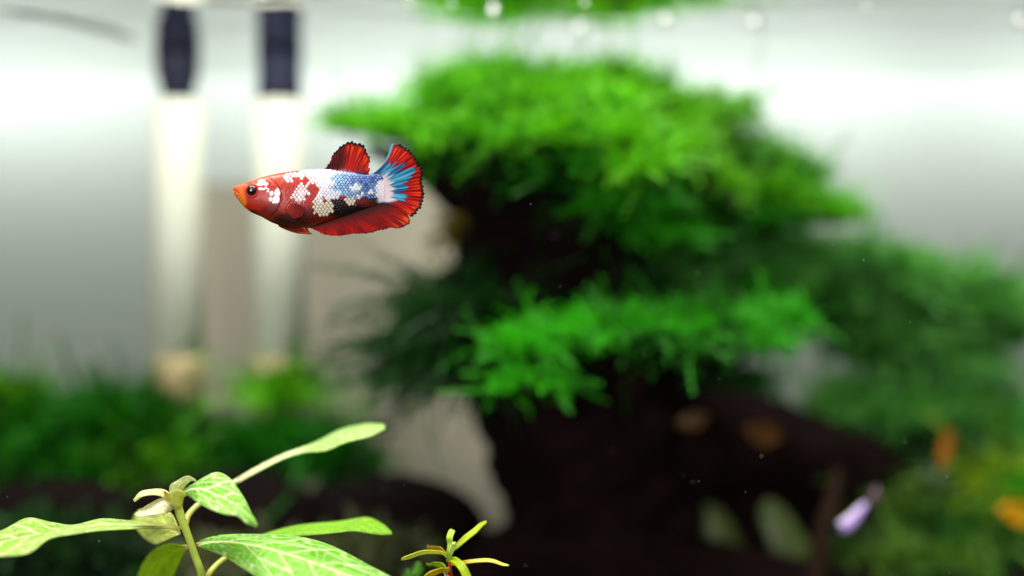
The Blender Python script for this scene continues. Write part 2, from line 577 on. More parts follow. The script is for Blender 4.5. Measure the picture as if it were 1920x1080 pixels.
low_c = [  # lower tier
    (990, 655, .425, 70, 26, 170, G_SHADE, G_VIV), (1150, 640, .43, 140, 45, 420, G_SHADE, G_VIV), (1290, 635, .435, 150, 52, 420, G_SHADE, G_VIV),
    (1390, 640, .44, 90, 36, 260, G_SHADE, G_VIV), (1000, 725, .42, 70, 18, 120, G_SHADE, G_VIV), (1260, 560, .455, 120, 45, 260, G_SHADE, G_BACK),
    (1465, 600, .44, 46, 10, 110, G_MID, G_VIV), (1240, 450, .452, 90, 22, 150, G_SHADE, G_VIV), (1110, 430, .45, 80, 20, 120, G_DEEP, G_MID), (970, 500, .452, 60, 34, 70, G_DEEP, G_SHADE), (1130, 520, .448, 80, 36, 100, G_DEEP, G_SHADE), (1060, 580, .44, 90, 26, 120, G_DEEP, G_SHADE), (1240, 510, .475, 70, 34, 200, G_FAR2, G_FAR), (1290, 460, .482, 70, 26, 180, G_FAR2, G_FAR), (1400, 465, .486, 80, 28, 200, G_FAR2, G_FAR), (1490, 475, .488, 70, 30, 180, G_FAR2, G_FAR), (1340, 500, .48, 80, 36, 220, G_FAR2, G_FAR), (1440, 530, .482, 80, 40, 220, G_FAR2, G_FAR), (1380, 570, .47, 90, 30, 200, G_SHADE, G_MID), (1370, 725, .485, 90, 34, 200, G_DEEP, G_FAR2),
]
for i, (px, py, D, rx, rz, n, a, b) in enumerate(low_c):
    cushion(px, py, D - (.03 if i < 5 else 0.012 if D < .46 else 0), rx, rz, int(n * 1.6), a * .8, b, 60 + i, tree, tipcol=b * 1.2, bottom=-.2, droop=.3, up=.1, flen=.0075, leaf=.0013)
# sparse dark sprays hanging out to the left
for i, (px, py, rx, rz, n) in enumerate([(880, 590, 80, 60, 130), (830, 650, 70, 50, 110), (870, 705, 70, 36, 90), (790, 690, 50, 30, 60), (840, 560, 50, 36, 50)]):
    cushion(px, py, .425, rx, rz, int(n * 1.7), G_DEEP, lin((26, 92, 18)), 80 + i, tree, flen=.017, sweep=(-1.1, 0, .05), core=.6, K=13, bottom=-.8, leaf=.0014, up=.1, droop=.35)
for i, (px, py, n, sz, dr) in enumerate([(800, 560, 5, .35, .9), (790, 620, 7, .1, .5), (780, 690, 7, -.1, .3), (800, 740, 5, -.3, .1)]):
    cushion(px, py, .42, 40, 30, n, lin((30, 66, 22)), lin((52, 100, 40)), 95 + i, tree, name='moss_spray', flen=.020, sweep=(-3.0, 0, sz), core=0, K=22, bottom=-.9, leaf=.0022, up=0, droop=dr)
for i, (px, py, rx, rz, n) in enumerate([(880, 440, 70, 36, 110)]):
    cushion(px, py, .45, rx, rz, n, lin((70, 60, 16)), lin((150, 132, 26)), 90 + i, tree, name='brown_moss_cushion', flen=.007)

# ------------------------------------------------------------------ mosses of the background
cl = thing('moss_clump', P(1700, 700, .51), 'large dark green moss clump far back, right of the bonsai', 'moss')
for i, (px, py, D, rx, rz, n, a, b) in enumerate([(1620, 520, .505, 120, 60, 300, G_FAR2, G_FAR), (1760, 560, .51, 120, 70, 300, G_FAR2, G_FAR), (1880, 600, .515, 90, 70, 240, G_FAR2, G_FAR),
                                                  (1540, 570, .50, 90, 50, 220, G_FAR2, G_FAR), (1640, 640, .505, 110, 60, 280, G_FAR2 * .7, G_FAR), (1760, 680, .51, 130, 50, 260, G_FAR2, G_FAR)]):
    cushion(px, py, D, rx, rz, n, a, b, 110 + i, cl, leaf=.002)
cl = thing('moss_clump', P(1650, 840, .5), 'mid green moss mound sitting on the roots at lower right', 'moss')
for i, (px, py, D, rx, rz, n, a, b) in enumerate([(1600, 770, .50, 76, 46, 240, G_FAR2, G_FAR), (1680, 780, .50, 120, 60, 300, G_FAR2, G_FAR), (1910, 840, .50, 80, 50, 200, G_FAR2, G_FAR), (1760, 850, .495, 110, 36, 200, G_DEEP, G_FAR2), (1830, 790, .505, 110, 70, 300, G_FAR2, G_FAR)]):
    cushion(px, py, D, rx, rz, n, a, b, 130 + i, cl, leaf=.002)
cl = thing('moss_clump', P(1780, 1080, .5), 'olive green moss clump in the bottom right corner', 'moss')
for i, (px, py, D, rx, rz, n, a, b) in enumerate([(1760, 985, .48, 120, 50, 300, G_SHADE, G_OLIVE), (1880, 930, .48, 80, 60, 240, G_MID, G_YEL), (1900, 1040, .47, 110, 50, 240, G_SHADE, G_BACK), (1665, 955, .48, 30, 50, 100, G_SHADE, G_OLIVE), (1740, 1070, .46, 140, 40, 240, G_FAR2 * .6, G_OLIVE), (1620, 1060, .455, 70, 34, 160, G_DEEP, G_OLIVE), (1850, 1000, .47, 90, 40, 200, G_FAR2, G_OLIVE)]):
    cushion(px, py, D, rx, rz, n, a, b, 150 + i, cl, leaf=.002)
# low moss carpet along the back at left, one mass
Vs, Fs, Cs, bofs = [], [], [], 0
k = 0
for px, py, rx, rz in [(-60, 820, 120, 60), (60, 830, 120, 60), (170, 810, 100, 50), (260, 850, 110, 60), (400, 850, 90, 40), (460, 862, 80, 36), (538, 742, 10, 34), (570, 840, 80, 40),
                       (90, 900, 140, 50), (300, 900, 130, 40), (480, 880, 120, 36), (640, 880, 60, 24), (20, 775, 50, 30), (215, 790, 40, 26), (300, 800, 36, 22)]:
    D = .470 + .010 * hash1(px, py)
    V, Fq, C = moss_arrays(P(px, py, D), (rx * D / F, 34 * D / F, rz * D / F), 260, .010 + .005 * hash1(k, 3), .002, G_SHADE, G_MID if k % 3 else G_LIT, 200 + k, up=.6, droop=.3)
    Vs.append(V); Fs.append(Fq + bofs); Cs.append(C); bofs += len(V); k += 1
for px, py, rx, rz in [(400, 1060, 90, 40), (520, 1050, 100, 40), (640, 1055, 110, 40), (740, 1050, 70, 40), (60, 1010, 100, 34), (190, 1020, 100, 34), (40, 1075, 110, 40), (230, 1075, 110, 40)]:
    D = .43
    V, Fq, C = moss_arrays(P(px, py, D), (rx * D / F, 60 * D / F, rz * D / F), 160, .006, .002, lin((62, 70, 40)) if px > 300 else G_DEEP, lin((118, 126, 86)) if px > 300 else lin((34, 84, 26)), 240 + k, up=.4, droop=.3)
    Vs.append(V); Fs.append(Fq + bofs); Cs.append(C); bofs += len(V); k += 1
setting(mesh_obj('moss_carpet', np.vstack(Vs), np.vstack(Fs), M['moss'], None, np.vstack(Cs), smooth=False), 'stuff')

# ------------------------------------------------------------------ dark stones under the carpet
def stone(px, py, D, rx, ry, rz, seed, label):
    bm = bmesh.new()
    bmesh.ops.create_icosphere(bm, subdivisions=4, radius=1)
    v = np.array([q.co[:] for q in bm.verts]); f = np.array([[q.index for q in t.verts] for t in bm.faces])
    bm.free()
    h = fbm(v[:, 0] * 1.6 + seed * 3, v[:, 2] * 1.6 + v[:, 1] * 1.1, seed, 4)
    v = v * (.72 + .55 * h)[:, None]
    c = P(px, py, D)
    v = v * np.array([rx, ry, rz]) * D / F
    return tag(mesh_obj('stone', v + c, f, M['stone'], origin=c), label, 'stone', 'dark stones along the back')


stone(90, 990, .455, 210, 60, 100, 1, 'dark stone behind the long left leaf of the veined plant')
stone(420, 990, .455, 190, 60, 100, 2, 'dark stone just behind the top of the veined plant')
stone(720, 985, .46, 190, 70, 98, 3, 'dark stone left of the foot of the bonsai trunk')
stone(1590, 1000, .49, 150, 100, 130, 4, 'dark stone under the roots right of the bonsai trunk')

# ------------------------------------------------------------------ pipes
def pipe(px, D, label, tilt, taper):
    k = D / F
    r = 48 * k
    root = thing('filter_pipe', P(px, 800, D), label, 'pipe', 'filter pipes at the back')
    c = P(px, 540, D); c[2] = 0
    z = lambda py: (540 - py) * k
    lathe('tube', [(r * .8, z(668)), (r, z(664)), (r, z(400)), (r, z(192)), (r * .8, z(189))], c, M['pipe'], root, axis_tilt=(tilt, 0))
    lathe('sleeve', [(r * .2, z(822)), (r * .95, z(818)), (r * 1.02, z(700)), (r * 1.02, z(667)), (r * .82, z(666.5))], c, M['tan'], root, axis_tilt=(tilt, 0))
    b = .62 if taper else .86
    lathe('coupling', [(r * b * .7, z(194)), (r * b, z(188)), (r * (b + .04), z(172)), (r * .84, z(140)), (r * .86, z(120)), (r * .86, z(102))], c, M['navy'], root, axis_tilt=(tilt, 0))
    lathe('collar', [(r * .8, z(102)), (r * .90, z(101)), (r * .90, z(60)), (r * .88, z(54)), (r * .88, z(-40)), (0, z(-42))], c, M['navy'], root, axis_tilt=(tilt, 0))
    return root


pipe(333, .486, 'pale filter pipe nearer the left edge, under a tapered dark coupling', .0, True)
pipe(524, .486, 'pale filter pipe nearer the fish, under a straight dark coupling', .0, False)

# grey hose just below the surface, top left
V, Fc, _ = tube_arrays([P(-160, -20, .40), P(0, 14, .415), (P(120, 38, .43)), P(230, 66, .455), P(318, 86, .50)], [.0011] * 5, 12, 50)
tag(mesh_obj('air_hose', V, Fc, M['hose']), 'thin grey hose slanting down from the top left corner', 'hose')

# ------------------------------------------------------------------ bubbles under the surface
bm = bmesh.new(); bmesh.ops.create_uvsphere(bm, u_segments=24, v_segments=16, radius=1)
bme = bpy.data.meshes.new('bubble'); bm.to_mesh(bme); bm.free()
for p in bme.polygons:
    p.use_smooth = True
bme.materials.append(M['bubble'])
bub = [(768, 5, 'smallest bubble at the surface, leftmost of the row'), (847, 6, 'second bubble from the left under the surface'), (925, 24, 'bright round bubble hanging third from the left'),
       (1096, 7, 'small bubble at the top edge above the largest one'), (1086, 56, 'largest pale bubble, above the moss crown'), (1247, 40, 'faint bubble right of the largest one'),
       (1413, 46, 'faint bubble over the right shoulder of the moss'), (1625, 14, 'lone small bubble at the top edge at right'), (1912, 42, 'bubble cut by the right edge of the picture')]
for px, py, lb in bub:
    D = WATER_Z * F / (540 - py) * .985
    o = bpy.data.objects.new('bubble', bme)
    COL.objects.link(o)
    r = .0009 if py < 20 else .0016
    o.location = P(px, py, D)
    o.scale = (r, r, r * .85)
    tag(o, lb, 'bubble', 'air bubbles under the water surface')

# ------------------------------------------------------------------ leaves and stems
def ribbon_leaf(name, rows, parent, nu=90, nv=31, base=(120, 190, 40), pale=(226, 242, 176), veins=6, vein_w=1.0, tint=None,
                thick=.00022, cup=0.0, seed=0, mat='leaf', relief=.00025, stalk=0.0, vfun=True):
    """rows: (mx,my, ux,uy, lx,ly, D, dDu, dDl): midrib, upper and lower edge in photograph pixels, distance and edge offsets"""
    r = np.asarray(rows, float)
    mid = np.array([P(a[0], a[1], a[6]) for a in r])
    upp = np.array([P(a[2], a[3], a[6] + a[7]) for a in r])
    low = np.array([P(a[4], a[5], a[6] + a[8]) for a in r])
    mid, upp, low = catmull(mid, nu), catmull(upp, nu), catmull(low, nu)
    v = np.linspace(-1, 1, nv)
    u = np.linspace(0, 1, nu)
    A = np.abs(v)[None, :, None]
    edge = np.where(v[None, :, None] > 0, upp[:, None], low[:, None])
    V = mid[:, None] * (1 - A) + edge * A
    wid = (np.linalg.norm(upp - mid, axis=1) + np.linalg.norm(low - mid, axis=1)) / 2
    mw = wid.max()
    U, Vv = np.meshgrid(u, v, indexing='ij')
    side = np.sign(Vv)
    a = np.abs(Vv)
    dist = a * wid[:, None]
    if vfun:
        mrw = mw * .075 * vein_w * (1.15 - .8 * U)
        vein = 1 - sstep(mrw * .6, mrw * 1.25, dist)
        ph = np.where(side > 0, 0.0, 0.45)
        # side veins leave the midrib and bow towards the tip; loops join them near the margin
        q = (U - stalk) / (1 - stalk) * veins + ph - 1.5 * a ** 1.15 + .12 * np.sin(9 * U + 4 * side + seed)
        fq = np.abs(q - np.round(q))
        sv = 1 - sstep(.055 * vein_w, .13 * vein_w, fq)
        sv *= 1 - sstep(.78, .95, a)
        loopc = .80 - .10 * np.cos(2 * math.pi * (q - .5))
        lp = 1 - sstep(.035 * vein_w, .09 * vein_w, np.abs(a - loopc))
        # small cross veins between neighbours
        cell = np.floor(q)
        cr = (a - .22 - .25 * hash1(cell, side, seed))
        cv = (1 - sstep(.03, .075, np.abs(cr - .12 * (q - cell)))) * (hash1(cell, side, seed + 2) > .35)
        cr2 = (a - .52 - .12 * hash1(cell, side, seed + 7))
        cv2 = (1 - sstep(.025, .065, np.abs(cr2 + .10 * (q - cell)))) * (hash1(cell, side, seed + 3) > .3)
        q3 = q * 2.6 + 2.2 * a + .6 * np.sin(U * 31 + 5 * a + seed)
        fine = (1 - sstep(.06, .2, np.abs(q3 - np.round(q3)))) * .26
        a3 = a * 5.5 + .5 * np.sin(q * 6.3 + seed) + hash1(np.floor(q), side, seed + 12)
        fine = np.maximum(fine, (1 - sstep(.06, .2, np.abs(a3 - np.round(a3)))) * .22)
        net = np.maximum.reduce([fine, vein, sv * .9, lp * .6, cv * .6, cv2 * .35])
        net = np.clip(net + .35 * sstep(.93, 1, a), 0, 1)
        net = np.clip(net + sstep(.02, 0, U), 0, 1)
    else:
        net = .5 * (1 - sstep(.05, .2, a)) + .15
    cb, cp = lin(base), lin(pale)
    mott = .65 + .7 * fbm(U * 9 + seed, Vv * 3 + seed, seed)
    net = net * (.78 + .4 * fbm(U * 14 + seed * 2, Vv * 5, seed + 3))
    net = np.clip(net, 0, 1)
    C = (cb[None, None] * mott[..., None]) * (1 - net[..., None]) + cp * net[..., None]
    sp_ = sstep(.80, .88, vnoise(U * 46 + seed, Vv * 15 + seed, seed + 9)) * sstep(.55, .7, fbm(U * 4, Vv * 2, seed + 6)) * .55
    C = C * (1 - sp_[..., None]) + lin((120, 110, 30)) * sp_[..., None]
    if tint is not None:       # a different pigment towards the stalk
        tw = sstep(tint[1], 0, U)[..., None]
        C = C * (1 - tw) + lin(tint[0]) * tw
    du = np.gradient(V, axis=0); dv = np.gradient(V, axis=1)
    N = np.cross(du.reshape(-1, 3), dv.reshape(-1, 3))
    N /= np.linalg.norm(N, axis=1)[:, None] + 1e-12
    ref = np.array([0, -1.0, .35])
    N *= np.sign(N @ ref + 1e-9)[:, None]
    h = (relief * (1 - net) * sstep(0, .25, 1 - a) + cup * mw * a ** 2 + .3 * relief * np.sin(U * 16 + seed) * a).reshape(-1, 1)
    Vf = V.reshape(-1, 3) + N * h
    o = mesh_obj(name, Vf, grid_faces(nu, nv), M[mat], parent, C.reshape(-1, 3))
    return solid(o, thick)


def stalk(name, pts, rad_px, colA, colB, parent, ns=12, n=50):
    w = np.array([P(*p) for p in pts])
    k = np.mean([p[2] for p in pts]) / F
    V, Fc, c = tube_arrays(w, np.array(rad_px) * k, ns, n, .08, 3)
    t = np.clip(np.repeat(np.linspace(0, 1, n), ns), 0, 1)
    t = np.concatenate([t, [0, 1]])
    C = lin(colA)[None] * (1 - t[:, None]) + lin(colB)[None] * t[:, None]
    return mesh_obj(name, V, Fc, M['stem'], parent, C)


foot = P(400, 1190, .305); foot[2] = FLOOR_Z
hy = thing('veined_plant', foot, 'light green stem plant with white veined leaves at the bottom left', 'plant')
stalk('stem', [(425, 1400, .305), (400, 1180, .303), (380, 1085, .300), (365, 1040, .300), (351, 1000, .300), (338, 965, .300), (330, 930, .300), (326, 912, .3)],
      [9, 8.5, 7.5, 7, 7, 8, 8, 3.5], (130, 164, 34), (200, 210, 90), hy, 16, 90)
# leaf pointing left, seen nearly edge on
ribbon_leaf('leaf', [(342, 990, 342, 987, 342, 993, .300, 0, 0), (290, 987, 290, 981, 290, 991, .298, .002, -.001), (235, 986, 235, 975, 235, 992, .296, .005, -.003),
                     (190, 985, 190, 973, 190, 995, .294, .006, -.004), (140, 994, 138, 985, 140, 1002, .292, .008, -.006), (95, 1002, 96, 979, 92, 1010, .290, .011, -.007),
                     (50, 1008, 52, 971, 55, 1036, .288, .013, -.009), (0, 1020, 10, 992, 15, 1043, .286, .013, -.008), (-50, 1033, -40, 1015, -40, 1046, .284, .008, -.005), (-95, 1045, -95, 1044, -95, 1046, .283, 0, 0)],
            hy, 150, 35, (140, 192, 48), (236, 243, 180), 9, .85, ((190, 190, 70), .25), seed=1, stalk=.1)
# front leaf drooping to the right
ribbon_leaf('leaf', [(334, 928, 335, 926, 334, 930, .299, 0, 0), (348, 920, 350, 915, 350, 928, .296, 0, -.001), (374, 917, 378, 898, 370, 942, .292, .004, -.003), (405, 929, 408, 886, 396, 956, .289, .006, -.004),
                     (426, 939, 434, 899, 424, 964, .287, .006, -.004), (446, 952, 455, 931, 445, 968, .285, .005, -.003), (464, 968, 471, 962, 461, 981, .284, .003, -.002), (482, 986, 483, 983, 480, 988, .284, 0, 0)],
            hy, 150, 51, (116, 188, 30), (238, 246, 192), 6, .95, None, seed=2, relief=.0003)
# long narrow leaf reaching up to the right
stalk('leaf_stalk', [(347, 985, .302), (352, 968, .304), (364, 953, .307), (385, 937, .31), (420, 915, .313), (445, 902, .315)], [6, 6, 5.5, 5.5, 5.5, 5.5], (176, 176, 60), (214, 222, 160), hy)
ribbon_leaf('leaf', [(435, 907, 435, 902, 437, 912, .315, 0, 0), (480, 881, 478, 877, 482, 886, .317, .001, -.001), (530, 857, 528, 853, 532, 862, .319, .001, -.001), (570, 843, 568, 838, 573, 849, .321, .002, -.001),
                     (605, 833, 600, 825, 612, 845, .322, .006, -.004), (645, 816, 640, 806, 650, 830, .323, .008, -.005), (690, 804, 686, 795, 694, 818, .325, .008, -.005), (722, 800, 716, 796, 721, 805, .326, .002, -.001)],
            hy, 120, 25, (138, 194, 64), (228, 238, 184), 9, .9, ((214, 222, 168), .55), seed=3, stalk=.45)
# lower right leaf seen from below its edge
stalk('leaf_stalk', [(383, 1095, .302), (395, 1072, .303), (415, 1052, .306), (450, 1030, .309), (490, 1006, .311)], [6, 6, 5.5, 5.5, 5], (196, 196, 90), (160, 190, 70), hy)
ribbon_leaf('leaf', [(482, 1009, 482, 1006, 483, 1011, .311, 0, 0), (525, 1000, 520, 994, 530, 1007, .311, .004, -.003), (575, 993, 570, 984, 580, 1004, .311, .006, -.004), (630, 987, 628, 978, 632, 998, .311, .007, -.005),
                     (662, 984, 660, 974, 660, 996, .311, .007, -.005), (693, 984, 692, 971, 690, 1000, .311, .006, -.004), (718, 992, 718, 983, 716, 1003, .311, .004, -.002), (735, 1002, 735, 1001, 735, 1003, .311, 0, 0)],
            hy, 120, 25, (122, 186, 26), (176, 212, 84), 8, .7, None, seed=4)
# the big leaf at the bottom
ribbon_leaf('leaf', [(368, 1020, 368, 1018, 368, 1023, .299, 0, 0), (385, 1018, 388, 1011, 385, 1030, .297, .001, -.001), (425, 1017, 430, 1003, 425, 1046, .294, .006, -.004), (480, 1025, 488, 1001, 466, 1072, .290, .01, -.006),
                     (545, 1043, 560, 1007, 515, 1100, .287, .012, -.008), (605, 1064, 625, 1026, 575, 1118, .284, .012, -.008), (665, 1086, 690, 1058, 640, 1132, .281, .01, -.006), (725, 1108, 745, 1090, 710, 1136, .279, .006, -.003), (780, 1134, 781, 1132, 779, 1136, .278, 0, 0)],
            hy, 240, 81, (112, 186, 34), (230, 242, 180), 8, .62, ((200, 170, 40), .10), seed=5, relief=.0004)
# leaf behind the stem, turned down to the left
ribbon_leaf('leaf', [(338, 1000, 340, 998, 337, 1004, .304, 0, 0), (318, 992, 326, 968, 312, 1016, .308, .003, 0), (297, 985, 300, 954, 296, 1020, .312, .004, 0), (272, 980, 270, 958, 272, 1006, .316, .003, 0), (250, 972, 250, 968, 251, 977, .318, 0, 0)],
            hy, 70, 27, (190, 206, 84), (226, 230, 160), 4, .6, None, seed=6, cup=.15)
# lower left leaf hanging away
ribbon_leaf('leaf', [(356, 1022, 354, 1019, 357, 1026, .306, 0, 0), (330, 1032, 322, 1017, 340, 1050, .313, 0, .003), (305, 1052, 292, 1030, 326, 1076, .319, 0, .004), (285, 1085, 268, 1062, 308, 1105, .324, 0, .004), (262, 1130, 256, 1110, 280, 1140, .328, 0, .003), (250, 1160, 249, 1159, 252, 1161, .33, 0, 0)],
            hy, 80, 27, (146, 184, 20), (176, 204, 50), 5, .6, ((214, 200, 120), .08), seed=7, cup=.2)
# young leaves at the growing tip
tipk = dict(thick=.00012, nu=50, nv=15, relief=.0001, vein_w=1.0, veins=3)
ribbon_leaf('young_leaf', [(326, 938, 328, 934, 325, 942, .299, 0, 0), (310, 925, 310, 919, 306, 933, .298, .001, -.001), (288, 921, 287, 917, 288, 928, .297, .002, -.001), (266, 925, 264, 922, 268, 931, .296, .001, -.001), (251, 939, 250, 937, 253, 941, .296, 0, 0)],
            hy, base=(214, 220, 130), pale=(242, 240, 206), seed=8, **tipk)
ribbon_leaf('young_leaf', [(324, 945, 324, 938, 324, 956, .298, 0, 0), (305, 946, 302, 934, 308, 964, .296, .002, -.001), (283, 957, 278, 946, 285, 966, .295, .003, -.001), (256, 968, 253, 964, 258, 971, .294, 0, 0)],
            hy, base=(222, 220, 150), pale=(244, 240, 220), seed=9, **tipk)
ribbon_leaf('young_leaf', [(326, 932, 318, 932, 334, 932, .298, 0, 0), (331, 917, 319, 911, 343, 918, .297, .001, .001), (342, 905, 334, 900, 350, 909, .296, .001, .001), (354, 896, 351, 892, 358, 902, .295, 0, 0), (367, 900, 366, 898, 368, 902, .294, 0, 0)],
            hy, base=(200, 214, 120), pale=(242, 242, 216), seed=10, **tipk)
ribbon_leaf('young_leaf', [(333, 950, 324, 948, 342, 952, .297, 0, 0), (330, 932, 321, 930, 345, 934, .296, 0, 0), (340, 924, 332, 918, 350, 930, .295, 0, 0), (352, 926, 351, 924, 353, 928, .295, 0, 0)],
            hy, base=(196, 204, 80), pale=(220, 224, 120), seed=11, **tipk)
ribbon_leaf('young_leaf', [(330, 955, 326, 955, 336, 955, .2985, 0, 0), (318, 935, 312, 937, 326, 934, .2975, 0, 0), (308, 921, 306, 922, 310, 920, .297, 0, 0)],
            hy, base=(186, 180, 50), pale=(220, 206, 120), seed=12, **tipk)

# little red-stemmed plant in the bottom middle
foot = P(850, 1200, .302); foot[2] = FLOOR_Z
ro = thing('red_stemmed_plant', foot, 'small red stemmed plant with narrow yellow green leaves, bottom centre', 'plant')
stalk('stem', [(860, 1400, .302), (852, 1180, .302), (846, 1090, .301), (842, 1050, .300)], [4.5, 4.5, 4, 3], (120, 40, 16), (196, 66, 20), ro, 10, 40)


def blade(rows, base, pale, seed, tint=None, D=.30):
    rr = []
    for x, y, w, ang, dd in rows:
        a = math.radians(ang)
        w *= .85
        dx, dy = -math.sin(a) * w, -math.cos(a) * w
        rr.append((x, y, x + dx, y + dy, x - dx, y - dy, D + dd, .0006, -.0006))
    return ribbon_leaf('leaf', rr, ro, 40, 11, base, pale, 1, 1.0, tint, .00011, .25, seed, vfun=False)


blade([(842, 1052, 3, 90, 0), (844, 1036, 6.5, 88, -.002), (846, 1019, 6, 86, -.001), (844, 1008, 7, 88, -.001), (848, 998, 7, 86, .001), (849, 994, 3, 86, .002)], (168, 206, 40), (226, 238, 150), 1)
blade([(843, 1046, 3, 40, -.001), (851, 1028, 5, 60, -.003), (853, 1021, 5, 80, -.004), (850, 1018, 3, 90, -.005)], (196, 224, 110), (236, 244, 190), 9)
blade([(846, 1036, 3, 38, .002), (865, 1018, 6, 40, .003), (885, 1001, 6.5, 40, .004), (903, 986, 5, 42, .005), (913, 979, 2, 42, .005)], (176, 196, 14), (206, 214, 30), 2)
blade([(842, 1046, 2, 140, 0), (830, 1035, 3.5, 150, -.001), (810, 1033, 4, 178, -.002), (785, 1036, 4.5, 190, -.003), (762, 1044, 4, 200, -.004), (752, 1047, 1.5, 200, -.004)], (206, 214, 50), (230, 234, 150), 3)
blade([(840, 1040, 2, 140, .003), (828, 1030, 5, 150, .005), (815, 1026, 4, 170, .007), (802, 1024, 1, 175, .008)], (186, 150, 20), (206, 170, 40), 4)
blade([(846, 1060, 2, 20, .002), (866, 1057, 4, 12, .002), (890, 1053, 4, 4, .001), (920, 1053, 4, -6, 0), (944, 1060, 2.6, -18, -.001), (953, 1063, 1, -20, -.001)], (212, 206, 60), (234, 232, 150), 5, ((206, 150, 16), .5))
blade([(843, 1052, 3, 10, -.001), (853, 1052, 8, -20, -.003), (865, 1064, 9, -52, -.005), (876, 1085, 9, -66, -.006), (884, 1112, 3, -70, -.007)], (170, 196, 16), (196, 206, 30), 6)
blade([(842, 1068, 2, 150, .002), (828, 1059, 6, 160, .004), (814, 1056, 4, 180, .006), (800, 1057, 1, 190, .007)], (150, 186, 20), (176, 196, 40), 7)
blade([(842, 1066, 3, 190, -.002), (822, 1069, 6, 195, -.004), (800, 1080, 6, 215, -.006), (778, 1098, 2, 220, -.007)], (206, 186, 20), (222, 206, 50), 8)
blade([(842, 1064, 3, 190, -.001), (834, 1072, 6, 220, -.002), (840, 1090, 6, 270, -.003), (844, 1110, 2, 270, -.003)], (226, 196, 120), (236, 216, 160), 10)

# out of focus pale shoot tip beside it
foot = P(775, 1200, .335); foot[2] = FLOOR_Z
sh = thing('shoot', foot, 'blurred pale green shoot tip left of the red stemmed plant', 'plant')
stalk('stem', [(775, 1360, .335), (776, 1200, .335), (778, 1110, .335), (780, 1085, .335)], [5, 5, 5, 4], (90, 150, 40), (150, 200, 90), sh, 10, 30)
for i, (x, y, w) in enumerate([(784, 1066, 9), (764, 1080, 9), (776, 1084, 8)]):
    rr = [(778, 1096, 774, 1096, 782, 1096, .335, 0, 0), ((x + 778) / 2, (y + 1090) / 2, (x + 778) / 2 - w * .7, (y + 1090) / 2, (x + 778) / 2 + w * .7, (y + 1090) / 2, .334, 0, 0),
          (x, y + 2, x - w, y + 2, x + w, y + 2, .332, 0, 0), (x, y - 7, x - w * .6, y - 7, x + w * .6, y - 7, .328, 0, 0), (x, y - 9, x - 1, y - 9, x + 1, y - 9, .326, 0, 0)]
    ribbon_leaf('leaf', rr, sh, 30, 11, (150, 214, 110), (214, 240, 190), 2, 1, None, seed=20 + i, vfun=False)

# broad out-of-focus blades right of the trunk
foot = P(1440, 1100, .445); foot[2] = FLOOR_Z
gp = thing('broad_bladed_plant', foot, 'two broad olive blades standing before the bonsai roots', 'plant')
for i, rr in enumerate([[(1400, 1200, 1370, 1200, 1430, 1200), (1375, 1080, 1340, 1085, 1408, 1075), (1350, 1000, 1318, 1010, 1380, 995), (1330, 958, 1308, 970, 1352, 952), (1322, 942, 1316, 944, 1330, 940)],
                        [(1560, 1220, 1515, 1220, 1605, 1220), (1505, 1080, 1462, 1082, 1552, 1076), (1468, 1000, 1436, 1005, 1500, 992), (1446, 958, 1424, 970, 1468, 950), (1436, 938, 1429, 941, 1444, 936)]]):
    ribbon_leaf('leaf', [(*q, .445 + .002 * j, .001, .003) for j, q in enumerate(rr)], gp, 50, 15, (78, 96, 46), (90, 106, 58), 2, 1, None, seed=30 + i, vfun=False)

# brown leaves caught in the roots and moss
def brown_leaf(px, py, D, L, w, ang, c1, c2, seed, label):
    a = math.radians(ang)
    ux, uy = math.cos(a), -math.sin(a)
    rr = []
    for t, k in ((-1, .05), (-.6, .7), (0, 1), (.55, .75), (1, .05)):
        x, y = px + ux * L * t, py + uy * L * t
        rr.append((x, y, x - uy * w * k * -1, y + ux * w * k * -1, x + uy * w * k * -1, y - ux * w * k * -1, D + .004 * t, .003, -.003))
    p = thing('brown_leaf', P(px, py, D), label, 'leaf', 'fallen brown leaves')
    ribbon_leaf('blade', rr, p, 40, 15, c1, c2, 4, .6, None, .0003, .2, seed)


brown_leaf(1300, 792, .435, 32, 18, 20, (74, 48, 12), (80, 54, 16), 1, 'dull brown leaf on the root nearest the trunk')
brown_leaf(1430, 818, .44, 36, 22, -15, (96, 58, 10), (102, 64, 14), 2, 'orange brown leaf on the root, right of the dull one')
brown_leaf(1775, 845, .46, 40, 12, 80, (140, 84, 12), (150, 94, 20), 3, 'upright rusty leaf against the dark moss at right')
brown_leaf(1912, 967, .46, 40, 22, -10, (214, 150, 6), (220, 160, 16), 4, 'bright orange yellow leaf at the right edge')

# brown twig
V, Fc, _ = tube_arrays([P(1520, 1130, .43), P(1540, 1010, .435), P(1562, 930, .44), P(1570, 880, .445)], [.0032, .003, .0024, .0012], 12, 40, .2, 4)
tag(mesh_obj('twig', V, Fc, plain('brown_twig', (40, 24, 12), .8, .1, (26, 14, 8), .3, 200)), 'thin brown twig left of the small violet fish', 'twig')

# ------------------------------------------------------------------ the betta
ZX = lambda X: 420 + np.asarray(X, float) / 4.8
FD = 0.30
UNIT = FD / F / 4.8                      # one outline unit in metres
CX, CY = 760.0, 560.0                    # outline origin


def fxyz(X, Yd, Zp):
    """outline units -> world: X right, Zp down, Yd towards the viewer"""
    c = P(420 + CX / 4.8, 250 + CY / 4.8, FD)
    X = np.asarray(X, float)
    return np.stack(np.broadcast_arrays(c[0] + (X - CX) * UNIT, c[1] - np.asarray(Yd) * UNIT, c[2] - (np.asarray(Zp) - CY) * UNIT), -1)


fish = thing('betta_fish', P(420 + CX / 4.8, 250 + CY / 4.8, FD), 'red, white and blue betta fish swimming to the left', 'fish')

